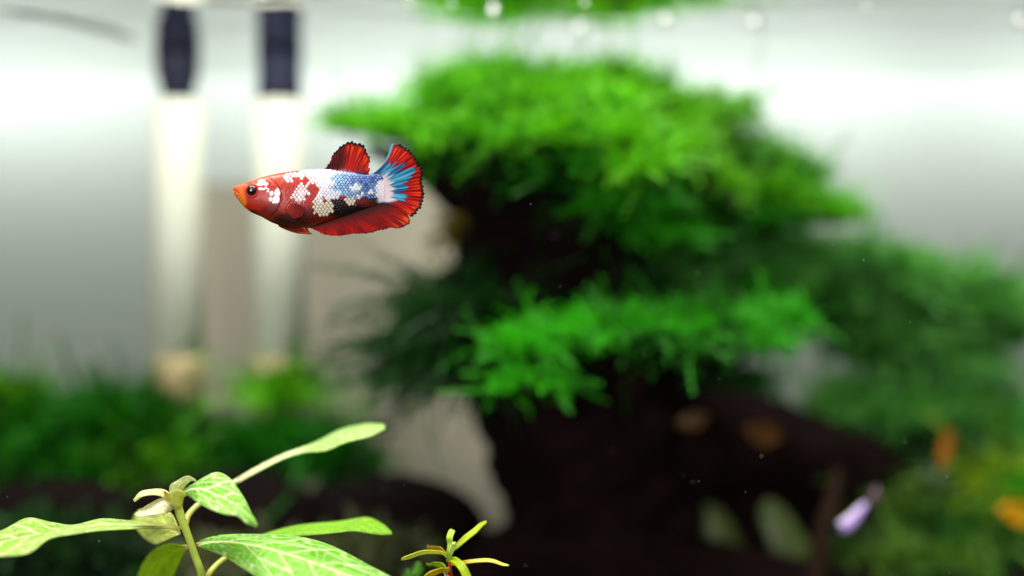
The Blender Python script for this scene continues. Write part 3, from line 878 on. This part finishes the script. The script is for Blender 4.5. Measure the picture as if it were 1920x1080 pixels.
top = np.array([(84, 497), (88, 484), (100, 476), (130, 466), (180, 451), (260, 424), (330, 399), (400, 380), (480, 363), (560, 350), (660, 338), (760, 328), (860, 322), (950, 325), (1020, 333), (1100, 344), (1180, 356), (1250, 370), (1300, 372), (1350, 366), (1400, 362), (1445, 400)])
bot = np.array([(84, 503), (86, 525), (96, 552), (125, 595), (180, 662), (240, 708), (290, 731), (340, 752), (420, 798), (480, 822), (560, 852), (640, 866), (740, 858), (820, 836), (900, 806), (1000, 770), (1100, 737), (1200, 702), (1300, 668), (1380, 645), (1445, 610)])
hw = np.array([(84, 6), (92, 26), (130, 52), (180, 72), (270, 94), (400, 118), (550, 130), (700, 128), (850, 116), (1000, 96), (1150, 72), (1300, 46), (1400, 26), (1445, 10)])
nx, nt = 520, 320
xs = np.concatenate([84 + 46 * np.linspace(0, 1, 30) ** 2, np.linspace(130, 1445, nx - 29)[1:]])
nx = len(xs)


def sm(a, w=9):
    k = np.ones(w) / w
    return np.convolve(np.pad(a, w // 2, 'edge'), k, 'valid')


tp = np.interp(xs, top[:, 0], top[:, 1]); bt = np.interp(xs, bot[:, 0], bot[:, 1]); hh = np.interp(xs, hw[:, 0], hw[:, 1])
keep = (xs < 135)[:, None]
tp = np.where(keep[:, 0], tp, sm(tp, 13)); bt = np.where(keep[:, 0], bt, sm(bt, 13)); hh = np.where(keep[:, 0], sm(hh, 5), sm(hh, 21))
th = np.linspace(0, 2 * math.pi, nt, endpoint=False)
ct, st = np.cos(th), np.sin(th)
md = (tp + bt) / 2; hf = (bt - tp) / 2
Zp = md[:, None] - hf[:, None] * (np.sign(ct) * np.abs(ct) ** .92)[None]
Yd = hh[:, None] * (np.sign(st) * np.abs(st) ** .80)[None]
Xg = xs[:, None] * np.ones(nt)[None]

# scale lattice
SA, SB = 35.0, 48.0
axis = np.interp(xs, [84, 500, 900, 1445], [520, 545, 520, 495])
Rv = (Zp - axis[:, None])                      # rows follow the body axis
best = np.full(Xg.shape, 1e9); sec = np.full(Xg.shape, 1e9)
bi = np.zeros(Xg.shape); bj = np.zeros(Xg.shape); bdx = np.zeros(Xg.shape)
kk = .00016
Ux = Xg + kk * np.maximum(Xg - 560, 0) ** 2 + 9 * (fbm(Xg / 90, Zp / 70, 61, 2) - .5)
deriv = 1 + 2 * kk * np.maximum(Xg - 560, 0)
Rv = Rv * (1 + .28 * sstep(900, 1440, Xg)) + 8 * (fbm(Xg / 80, Zp / 90, 63, 2) - .5)
i0 = np.round(Ux / SA); j0 = np.round(Rv / (SB / 2))
bdr = np.zeros(Xg.shape)
for di in (-1, 0, 1):
    for dj in (-2, -1, 0, 1, 2):
        j = j0 + dj
        i = i0 + di
        off = (np.mod(j, 2) * .5)
        cx = (i + off) * SA + (hash1(i, j, 1) - .5) * 7
        cy = j * SB / 2 + (hash1(i, j, 2) - .5) * 6
        dd = np.hypot((Ux - cx) / 16.5, (Rv - cy) / 19.0)
        m1 = dd < best
        sec = np.where(m1, best, np.minimum(sec, dd))
        bi = np.where(m1, i, bi); bj = np.where(m1, j, bj)
        bdx = np.where(m1, (Ux - cx) / 16.5, bdx)
        bdr = np.where(m1, Rv - cy, bdr)
        best = np.where(m1, dd, best)
edge = (sec - best) * (.75 + .6 * fbm(Xg / 30, Zp / 30, 51))                               # 0 on the rim between scales
ccx = Xg - bdx * 16.5 / deriv
ccz = Zp - bdr / (1 + .28 * sstep(900, 1440, Xg))
rnd = hash1(bi, bj, 5)


def blob(x, z, c):
    return 1 - np.sqrt(((x - c[0]) / c[2]) ** 2 + ((z - c[1]) / c[3]) ** 2)


def field(x, z, L):
    return np.maximum.reduce([blob(x, z, c) * (c[4] if len(c) > 4 else 1) for c in L])


nzc = (fbm(ccx / 45, ccz / 45, 3) - .5)
rear = .30 * sstep(.25, -.7, bdx)              # the front of a scale is tucked under its neighbour: no rim there
white_b = [(590, 402, 62, 56), (700, 372, 70, 50), (775, 370, 58, 46), (810, 425, 40, 40), (715, 480, 52, 50), (700, 545, 90, 48), (695, 600, 62, 40), (765, 475, 26, 30),
           (900, 375, 100, 74), (925, 450, 88, 74), (940, 550, 92, 62), (880, 590, 50, 36), (1015, 560, 64, 44), (1195, 495, 60, 44), (870, 330, 100, 40), (950, 345, 90, 36),
           (1335, 535, 30, 26), (1250, 550, 26, 22), (1225, 575, 24, 20), (1400, 520, 40, 70)]
cream_b = [(900, 690, 92, 62), (850, 640, 40, 36), (960, 640, 40, 36), (1140, 615, 40, 28), (1155, 640, 36, 18), (1110, 600, 24, 18)]
blue_b = [(1180, 450, 300, 150), (1330, 460, 160, 130), (1080, 430, 200, 120), (1270, 400, 200, 60)]
wf = field(ccx, ccz, white_b) + nzc * .9 + (rnd - .5) * .12
cf = field(ccx, ccz, cream_b) + nzc * .4
bf = field(ccx, ccz, blue_b) + nzc * .25
bodymask = (ccx > 545)
is_white = (wf > .09) & bodymask
is_cream = (cf > .08) & bodymask & ~is_white
is_blue = (bf > .06) & (ccx > 925 + 60 * rnd) & bodymask

# smooth skin pigment
C = np.tile(lin((172, 26, 10)), (nx, nt, 1))


def paint(C, c, rgb, k=1.0, soft=.6):
    w = np.clip((blob(Xg, Zp, c)) / soft, 0, 1)
    w = (w * w * (3 - 2 * w) * k)[..., None]
    return C * (1 - w) + lin(rgb) * w


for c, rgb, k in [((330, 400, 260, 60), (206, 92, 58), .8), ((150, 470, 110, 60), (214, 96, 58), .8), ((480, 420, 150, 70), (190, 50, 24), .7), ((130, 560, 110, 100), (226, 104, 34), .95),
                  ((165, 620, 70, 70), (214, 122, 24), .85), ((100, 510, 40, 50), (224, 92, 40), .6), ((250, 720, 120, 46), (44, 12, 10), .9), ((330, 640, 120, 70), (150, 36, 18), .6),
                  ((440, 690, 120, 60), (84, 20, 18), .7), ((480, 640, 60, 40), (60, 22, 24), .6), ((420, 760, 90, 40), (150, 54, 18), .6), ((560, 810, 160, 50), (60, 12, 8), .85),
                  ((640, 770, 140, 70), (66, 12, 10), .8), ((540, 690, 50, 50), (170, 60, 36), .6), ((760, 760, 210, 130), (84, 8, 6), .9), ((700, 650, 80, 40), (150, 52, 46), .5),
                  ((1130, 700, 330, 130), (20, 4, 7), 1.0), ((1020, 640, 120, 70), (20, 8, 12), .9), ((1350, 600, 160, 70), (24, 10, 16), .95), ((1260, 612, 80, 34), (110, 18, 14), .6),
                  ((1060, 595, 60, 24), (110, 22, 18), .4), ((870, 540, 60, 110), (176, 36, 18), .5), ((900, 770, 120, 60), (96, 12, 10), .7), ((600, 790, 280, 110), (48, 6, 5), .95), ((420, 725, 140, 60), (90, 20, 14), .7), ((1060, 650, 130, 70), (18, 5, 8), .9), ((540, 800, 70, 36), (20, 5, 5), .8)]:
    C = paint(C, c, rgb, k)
# fine speckle on head and back
sp = fbm(Xg / 9, Zp / 9, 11, 2)
hd = sstep(640, 380, Xg) * sstep(620, 480, Zp)
C = C * (1 + (.9 * (sp - .5) * (.35 + .65 * hd))[..., None])
sp2 = (vnoise(Xg / 6.5, Zp / 6.5, 21) > .80) & (Xg < 720) & (Xg > 380) & (Zp < 560)
C = np.where(sp2[..., None], C * .65 + lin((226, 130, 90)) * .35, C)
# red scale rims
rim_red = (sstep(.34, .04, edge) * (Xg > 540))[..., None]
C = C * (1 - .42 * rim_red)
# blue scales on dark skin
navy = lin((10, 16, 44))
bl = np.clip((1.0 - sstep(960, 1300, ccx)) * .85 + .05 + (rnd - .5) * .45 + .25 * sstep(380, 520, ccz), 0, 1)[..., None]
blc = lin((20, 70, 150)) * (1 - bl) + lin((160, 202, 248)) * bl
inb = sstep(.20, .80, edge + rear)[..., None]
net_w = sstep(.02, .18, bf + 0 * Xg)[..., None]
C = np.where(is_blue[..., None], (navy * (1 - inb) + blc * inb), C)
# white and cream scales
whc = lin((248, 245, 246)) * np.ones_like(C) * (.70 + .30 * rnd[..., None] ** .6)
cool = (sstep(820, 1000, ccx) * .45)[..., None]
whc = whc * (1 - cool) + lin((196, 216, 248)) * cool
thr = np.where(ccx > 845, .06, .16)
sz = sstep(thr, thr + .22, edge + rear * .8 - .30 * (rnd > .7) * (ccx < 850))[..., None]
under = np.where(is_blue[..., None], navy, C * np.where(ccx > 840, .95, 1.0)[..., None])
under = np.where((ccx > 850)[..., None] & ~is_blue[..., None], under * .35 + lin((160, 142, 156)) * .65, under)
sz = sz * np.clip(.45 + (wf - .05) * 3.2 + .5 * (rnd - .5), .25, 1)[..., None]
gl = (1 - .40 * sstep(.1, 1.0, bdx))[..., None]          # shade towards each scale's rear edge, put into the colour
C = np.where(is_white[..., None], under * (1 - sz) + whc * gl * sz, C)
szc = sstep(.16, .40, edge + rear * .6)[..., None]
C = np.where(is_cream[..., None], lin((40, 22, 20)) * (1 - szc) + lin((222, 208, 184)) * szc, C)
# white blotches of the head and gill cover
wob = (fbm(Xg / 22, Zp / 22, 31) - .5) * .9
for c in [(352, 448, 44, 34), (392, 462, 26, 18), (330, 464, 28, 14), (345, 505, 20, 15), (372, 508, 18, 12), (395, 500, 14, 14), (415, 530, 14, 10), (448, 548, 20, 26), (500, 545, 28, 44), (492, 600, 36, 40), (440, 600, 18, 22), (418, 512, 10, 10), (465, 625, 14, 14)]:
    w = sstep(.04, .22, blob(Xg, Zp, c) + wob * .45)[..., None]
    C = C * (1 - w) + lin((240, 240, 248)) * w
# pale, uneven root of the tail
tw = sstep(1372, 1425, Xg + 60 * (fbm(Xg / 26, Zp / 26, 41) - .5) - 90 * sstep(440, 385, Zp)) * sstep(640, 612, Zp)
C = C * (1 - (tw * (.55 + .45 * sstep(.05, .3, edge)))[..., None]) + lin((238, 222, 230)) * (tw * (.55 + .45 * sstep(.05, .3, edge)))[..., None]
# mouth and gill creases
def curve_dist(pts):
    p = catmull(np.array(pts, float), 80)
    return np.min(np.hypot(Xg[..., None] - p[:, 0], Zp[..., None] - p[:, 1]), axis=-1)


mth = curve_dist([(80, 508), (100, 512), (122, 522), (140, 540)])
gil = curve_dist([(430, 420), (500, 480), (532, 560), (528, 640), (490, 710), (430, 760)])
C = C * (1 - .5 * sstep(9, 2, mth))[..., None]
C = C * (1 - .35 * sstep(10, 2, gil))[..., None]
scale_h = 3.0 * sstep(0, .5, edge) * sstep(520, 600, Xg) - 5 * sstep(12, 2, mth) - 4.5 * sstep(14, 2, gil) + 3.0 * sstep(70, 15, gil) * (Xg < 535)
scale_h = scale_h + 2.0 * (sp - .5) * hd
# socket ring
eyd = np.hypot(Xg - 267, Zp - 521)
scale_h = scale_h + 5 * sstep(74, 56, eyd) - 10 * sstep(54, 40, eyd)
C = np.where((eyd < 62)[..., None], C * .6 + lin((120, 40, 26)) * .4, C)
Yd = Yd + np.sign(st)[None] * scale_h * (np.abs(st) ** .5)[None]
V = fxyz(Xg, Yd, Zp).reshape(-1, 3)
fac = [tuple(f) for f in grid_faces(nx, nt, True)]
fac += [tuple(range(nt)), tuple(range((nx - 1) * nt + nt - 1, (nx - 1) * nt - 1, -1))]
mesh_obj('body', V, fac, M['fish'], fish, C.reshape(-1, 3))

for sgn in (1, -1):
    c = fxyz(267, sgn * 76, 521)
    bm = bmesh.new(); bmesh.ops.create_uvsphere(bm, u_segments=32, v_segments=20, radius=1)
    v = np.array([q.co[:] for q in bm.verts]); f = [[q.index for q in t.verts] for t in bm.faces]; bm.free()
    e = mesh_obj('eye', v * np.array([49, 34, 49]) * UNIT + c, f, M['iris'], fish)
    pu = mesh_obj('pupil', v * np.array([43, 31, 43]) * UNIT + fxyz(266, sgn * 81, 521), f, M['eye'], e)
    pu.location = (0, 0, 0)


def fin(name, base_pts, tip_pts, nr, ns, colf, yf, jag=0.0, seed=0, rays=24, thick=2.4, fold=3.0, bow=None):
    b = arclen(base_pts, ns); t = arclen(tip_pts, ns)
    s = np.linspace(0, 1, ns)
    j = jag * (np.abs(np.sin(s * math.pi * rays)) * .7 + (hash1(np.floor(s * rays), 0, seed) - .3) * .9)
    j = sm(j, 3)
    d = t - b
    L = np.linalg.norm(d, axis=1)
    t = b + d * (1 - (jag * .6 - j) / np.maximum(L, 60)[:, None].ravel())[:, None]
    r = np.linspace(0, 1, nr)
    q = b[None] * (1 - r[:, None, None]) + t[None] * r[:, None, None]
    if bow is not None:           # rays bend sideways between root and tip
        pn = np.stack([-(t - b)[:, 1], (t - b)[:, 0]], 1) / np.maximum(L, 1)[:, None]
        q = q + np.sin(math.pi * r)[:, None, None] * (bow(s)[:, None] * pn)[None]
    S, Rr = np.meshgrid(s, r)
    yy = yf(S, Rr) + fold * Rr * np.sin(S * math.pi * 2 * rays)
    Cc = colf(S, Rr, q[..., 0], q[..., 1])
    V = fxyz(q[..., 0], yy, q[..., 1]).reshape(-1, 3)
    return solid(mesh_obj(name, V, grid_faces(nr, ns), M['fin'], fish, Cc.reshape(-1, 3)), thick * UNIT)


def mixc(C, rgb, w):
    w = np.clip(w, 0, 1)[..., None]
    return C * (1 - w) + lin(rgb) * w


def streak(S, n, seed, Rr=None):
    a = vnoise(S * n, (Rr * 2.2 if Rr is not None else 0 * S), seed)
    b = vnoise(S * n * 2.7, (Rr * 3 if Rr is not None else 0 * S), seed + 4)
    return .62 * a + .38 * b


def col_dorsal(S, Rr, X, Z):
    st_ = streak(S, 34, 1, Rr)
    C = np.tile(lin((200, 18, 5)), S.shape + (1,))
    C = mixc(C, (240, 70, 12), sstep(.35, .85, Rr) * sstep(.40, .75, st_))
    C = mixc(C, (110, 8, 8), sstep(.52, .26, st_) * .6)
    C = mixc(C, (16, 8, 12), sstep(.46, .30, S + .14 * (st_ - .5)) * sstep(1.15, .2, Rr * .35 + .3))
    C = mixc(C, (70, 10, 12), sstep(.16, .28, S) * sstep(.46, .36, S) * .6 * sstep(.3, .7, Rr))
    C = mixc(C, (14, 8, 10), sstep(.87, .95, Rr + .07 * (st_ - .5)) * sstep(1.0, .55, S * .85))
    C = mixc(C, (214, 160, 170), sstep(.15, .05, Rr) * sstep(.1, .25, S) * sstep(.7, .4, S) * (streak(S, 60, 9) > .45))
    C = mixc(C, (30, 56, 66), sstep(.45, .1, Rr) * sstep(.66, .8, S) * .9)
    C = mixc(C, (8, 10, 14), sstep(.65, .3, Rr) * sstep(.80, .95, S))
    C = mixc(C, (214, 216, 222), sstep(.35, .05, Rr) * (np.abs(S - .1) < .05) * (streak(S, 90, 3) > .6))
    return C


fin('dorsal_fin', [(915, 338), (1000, 345), (1100, 356), (1200, 372), (1290, 392)],
    [(905, 330), (950, 262), (1000, 168), (1060, 112), (1130, 84), (1170, 77), (1240, 100), (1266, 132), (1290, 182), (1314, 240), (1300, 290), (1306, 335), (1296, 384)],
    60, 240, col_dorsal, lambda S, Rr: 10 * Rr * np.sin(S * 5 + 1), 22, 1, 20)


def col_caudal(S, Rr, X, Z):
    st_ = streak(S, 40, 5, Rr)
    ang = streak(S, 17, 8)
    C = np.tile(lin((196, 14, 6)), S.shape + (1,))
    C = mixc(C, (240, 66, 12), sstep(.55, .85, Rr) * sstep(.42, .7, st_))
    C = mixc(C, (120, 8, 8), sstep(.50, .26, st_) * .55)
    bl = .55 + .40 * (ang - .45) + .07 * np.cos(S * 60) - .28 * sstep(.72, .98, S) - .10 * sstep(.35, .0, S) + .14 * np.exp(-((S - .5) / .2) ** 2)
    blue = mixc(np.tile(lin((30, 128, 190)), S.shape + (1,)), (96, 196, 220), sstep(.4, .75, st_))
    blue = mixc(blue, (18, 50, 96), sstep(.45, .25, st_) * .7)
    w = sstep(bl + .035, bl - .02, Rr)[..., None]
    C = C * (1 - w) + blue * w
    C = mixc(C, (14, 20, 34), sstep(.05, .0, np.abs(Rr - bl - .02)) * .45)
    wl = .21 + .34 * (streak(S, 30, 27) - .45) + .10 * (ang - .4) + .10 * np.exp(-((S - .78) / .14) ** 2)
    C = mixc(C, (244, 226, 232), sstep(wl + .05, wl - .07, Rr) * sstep(.14, .36, S) * sstep(1.0, .9, S))
    C = mixc(C, (214, 214, 240), sstep(.16, .02, Rr) * sstep(.62, .8, S) * sstep(1.0, .93, S) * .8)
    C = mixc(C, (22, 44, 92), sstep(.30, .05, Rr) * sstep(.30, .12, S) * .8)
    C = mixc(C, (96, 170, 200), sstep(.045, .015, S))
    C = mixc(C, (30, 60, 100), sstep(.06, .03, np.abs(S - .07)) * sstep(.75, .3, Rr) * .7)
    C = mixc(C, (16, 8, 10), sstep(.915, .97, Rr + .06 * (st_ - .5)) * sstep(.03, .08, S))
    C = mixc(C, (18, 10, 14), sstep(.90, 1.0, S) * sstep(.75, .2, Rr) * .8)
    return C


fin('caudal_fin', [(1322, 376), (1372, 392), (1402, 430), (1415, 500), (1412, 560), (1408, 600), (1402, 628)],
    [(1502, 106), (1525, 97), (1552, 98), (1612, 112), (1652, 142), (1702, 188), (1722, 232), (1766, 300), (1782, 380), (1784, 470), (1796, 530), (1786, 600), (1770, 662), (1732, 712), (1692, 757)],
    90, 300, col_caudal, lambda S, Rr: 8 + 14 * Rr * np.sin(S * 7) - 20 * Rr ** 2, 22, 2, 26, bow=lambda s_: 36 * sstep(.35, 0, s_) - 24 * sstep(.7, 1, s_))


def col_anal(S, Rr, X, Z):
    st_ = streak(S, 46, 12, Rr)
    C = np.tile(lin((150, 8, 5)), S.shape + (1,))
    C = mixc(C, (206, 18, 6), sstep(.35, .9, Rr) * sstep(.38, .7, st_))
    C = mixc(C, (122, 6, 8), sstep(.48, .26, st_) * .5)
    C = mixc(C, (250, 96, 20), sstep(.70, .95, Rr) * sstep(.72, .9, S) * sstep(.4, .6, st_))
    C = mixc(C, (26, 5, 8), sstep(.58, .06, Rr + .10 * sstep(.6, 0, S)) * .95)
    C = mixc(C, (20, 8, 8), sstep(.95, .99, Rr + .05 * (st_ - .5)) * sstep(.38, .6, S))
    return C


fin('anal_fin', [(745, 838), (900, 782), (1100, 706), (1300, 640), (1430, 610)],
    [(742, 850), (800, 862), (880, 900), (960, 920), (1050, 919), (1150, 906), (1300, 898), (1400, 872), (1500, 850), (1560, 856), (1640, 832), (1672, 796), (1668, 760), (1640, 712)],
    60, 300, col_anal, lambda S, Rr: 10 * Rr * np.sin(S * 6 + 2) - 6, 9, 3, 34, fold=2.0)


def col_pelvic(S, Rr, X, Z):
    C = np.tile(lin((112, 16, 10)), S.shape + (1,))
    C = mixc(C, (204, 76, 30), sstep(.6, 1, Rr) * sstep(.3, .7, S))
    return mixc(C, (40, 8, 8), sstep(.5, .25, streak(S, 12, 17, Rr)) * .7)


for sg in (1, -1):
    fin('pelvic_fin', [(490, 800), (560, 838), (640, 850)], [(500, 838), (560, 868), (640, 896), (720, 904), (782, 906), (760, 884), (738, 850)],
        30, 60, col_pelvic, lambda S, Rr, sg=sg: sg * (34 + 26 * Rr), 4, 4, 7)


def col_pect(S, Rr, X, Z):
    C = np.tile(lin((138, 22, 12)), S.shape + (1,))
    C = mixc(C, (168, 56, 40), sstep(.5, .75, streak(S, 16, 19, Rr)) * .5)
    return mixc(C, (112, 14, 8), sstep(.3, .9, Rr) * .8)


for sg in (1, -1):
    fin('pectoral_fin', [(548, 640), (552, 665), (548, 690)], [(690, 640), (735, 672), (745, 715), (715, 760), (650, 780)],
        30, 70, col_pect, lambda S, Rr, sg=sg: sg * (123 + 7 * np.sin(Rr * 2.4)), 5, 5, 10, 1.0, 1.5)

# ------------------------------------------------------------------ the small fish at the right
sc = P(1597, 972, .405)
sf = thing('small_fish', sc, 'tiny blurred pale violet fish near the bottom right', 'fish')
n, ns = 40, 20
t = np.linspace(0, 1, n)
k = .405 / F
cx = np.interp(t, [0, .45, 1], [1572, 1591, 1626]); cy = np.interp(t, [0, .45, 1], [990, 983, 942])
cx, cy = sm(cx, 9), sm(cy, 9)
rad = np.interp(t, [0, .08, .3, .6, .9, 1], [2, 9, 13, 11, 6, 4])
ctr = np.stack([P(a, b, .405 + .003 * q) for a, b, q in zip(cx, cy, t)])
tg = np.gradient(ctr, axis=0); tg /= np.linalg.norm(tg, axis=1)[:, None]
nrm = np.cross(tg, [0, 1, 0]); nrm /= np.linalg.norm(nrm, axis=1)[:, None]
th = np.linspace(0, 2 * math.pi, ns, endpoint=False)
V = ctr[:, None] + (rad * k)[:, None, None] * (np.cos(th)[None, :, None] * nrm[:, None] + .55 * np.sin(th)[None, :, None] * np.array([0, 1.0, 0]))
Cs_ = lin((196, 166, 238))[None] * np.ones((n * ns, 1))
tt = np.repeat(t, ns)[:, None]
Cs_ = np.where(tt < .1, lin((120, 120, 206)), Cs_)
Cs_ = np.where(np.tile(np.cos(th), n)[:, None] > .7, lin((240, 226, 250)), Cs_)
fc = [tuple(f) for f in grid_faces(n, ns, True)] + [tuple(range(ns)), tuple(range(n * ns - 1, (n - 1) * ns - 1, -1))]
mesh_obj('body', V.reshape(-1, 3), fc, M['small'], sf, Cs_)
tail = np.array([P(1625, 941, .408), P(1644, 908, .409), P(1648, 925, .409), P(1656, 934, .409), P(1632, 944, .408)])
solid(mesh_obj('tail_fin', tail, [(0, 1, 2), (0, 2, 4), (2, 3, 4)], M['fin'], sf, lin((120, 90, 110))[None] * np.ones((5, 1))), .0002)
bm = bmesh.new(); bmesh.ops.create_icosphere(bm, subdivisions=2, radius=1)
v = np.array([q.co[:] for q in bm.verts]); f = np.array([[q.index for q in tt_.verts] for tt_ in bm.faces]); bm.free()
mesh_obj('eye', v * .0005 + P(1575, 986, .4036), f, M['eye'], sf)

# ------------------------------------------------------------------ fine specks drifting in the water
g = np.random.default_rng(3)
ng = 130
D = g.uniform(.24, .36, ng)
pc = np.stack([P(a, b, d) for a, b, d in zip(g.uniform(-100, 2020, ng), g.uniform(20, 1120, ng), D)])
s = g.uniform(.00003, .00008, (ng, 1, 1))
V = iv[None] * g.uniform(.6, 1.4, (ng, 1, 3)) * s + pc[:, None]
Fc = (ifc[None] + (np.arange(ng) * len(iv))[:, None, None]).reshape(-1, 3)
setting(mesh_obj('floating_specks', V.reshape(-1, 3), Fc, M['speck']), 'stuff')
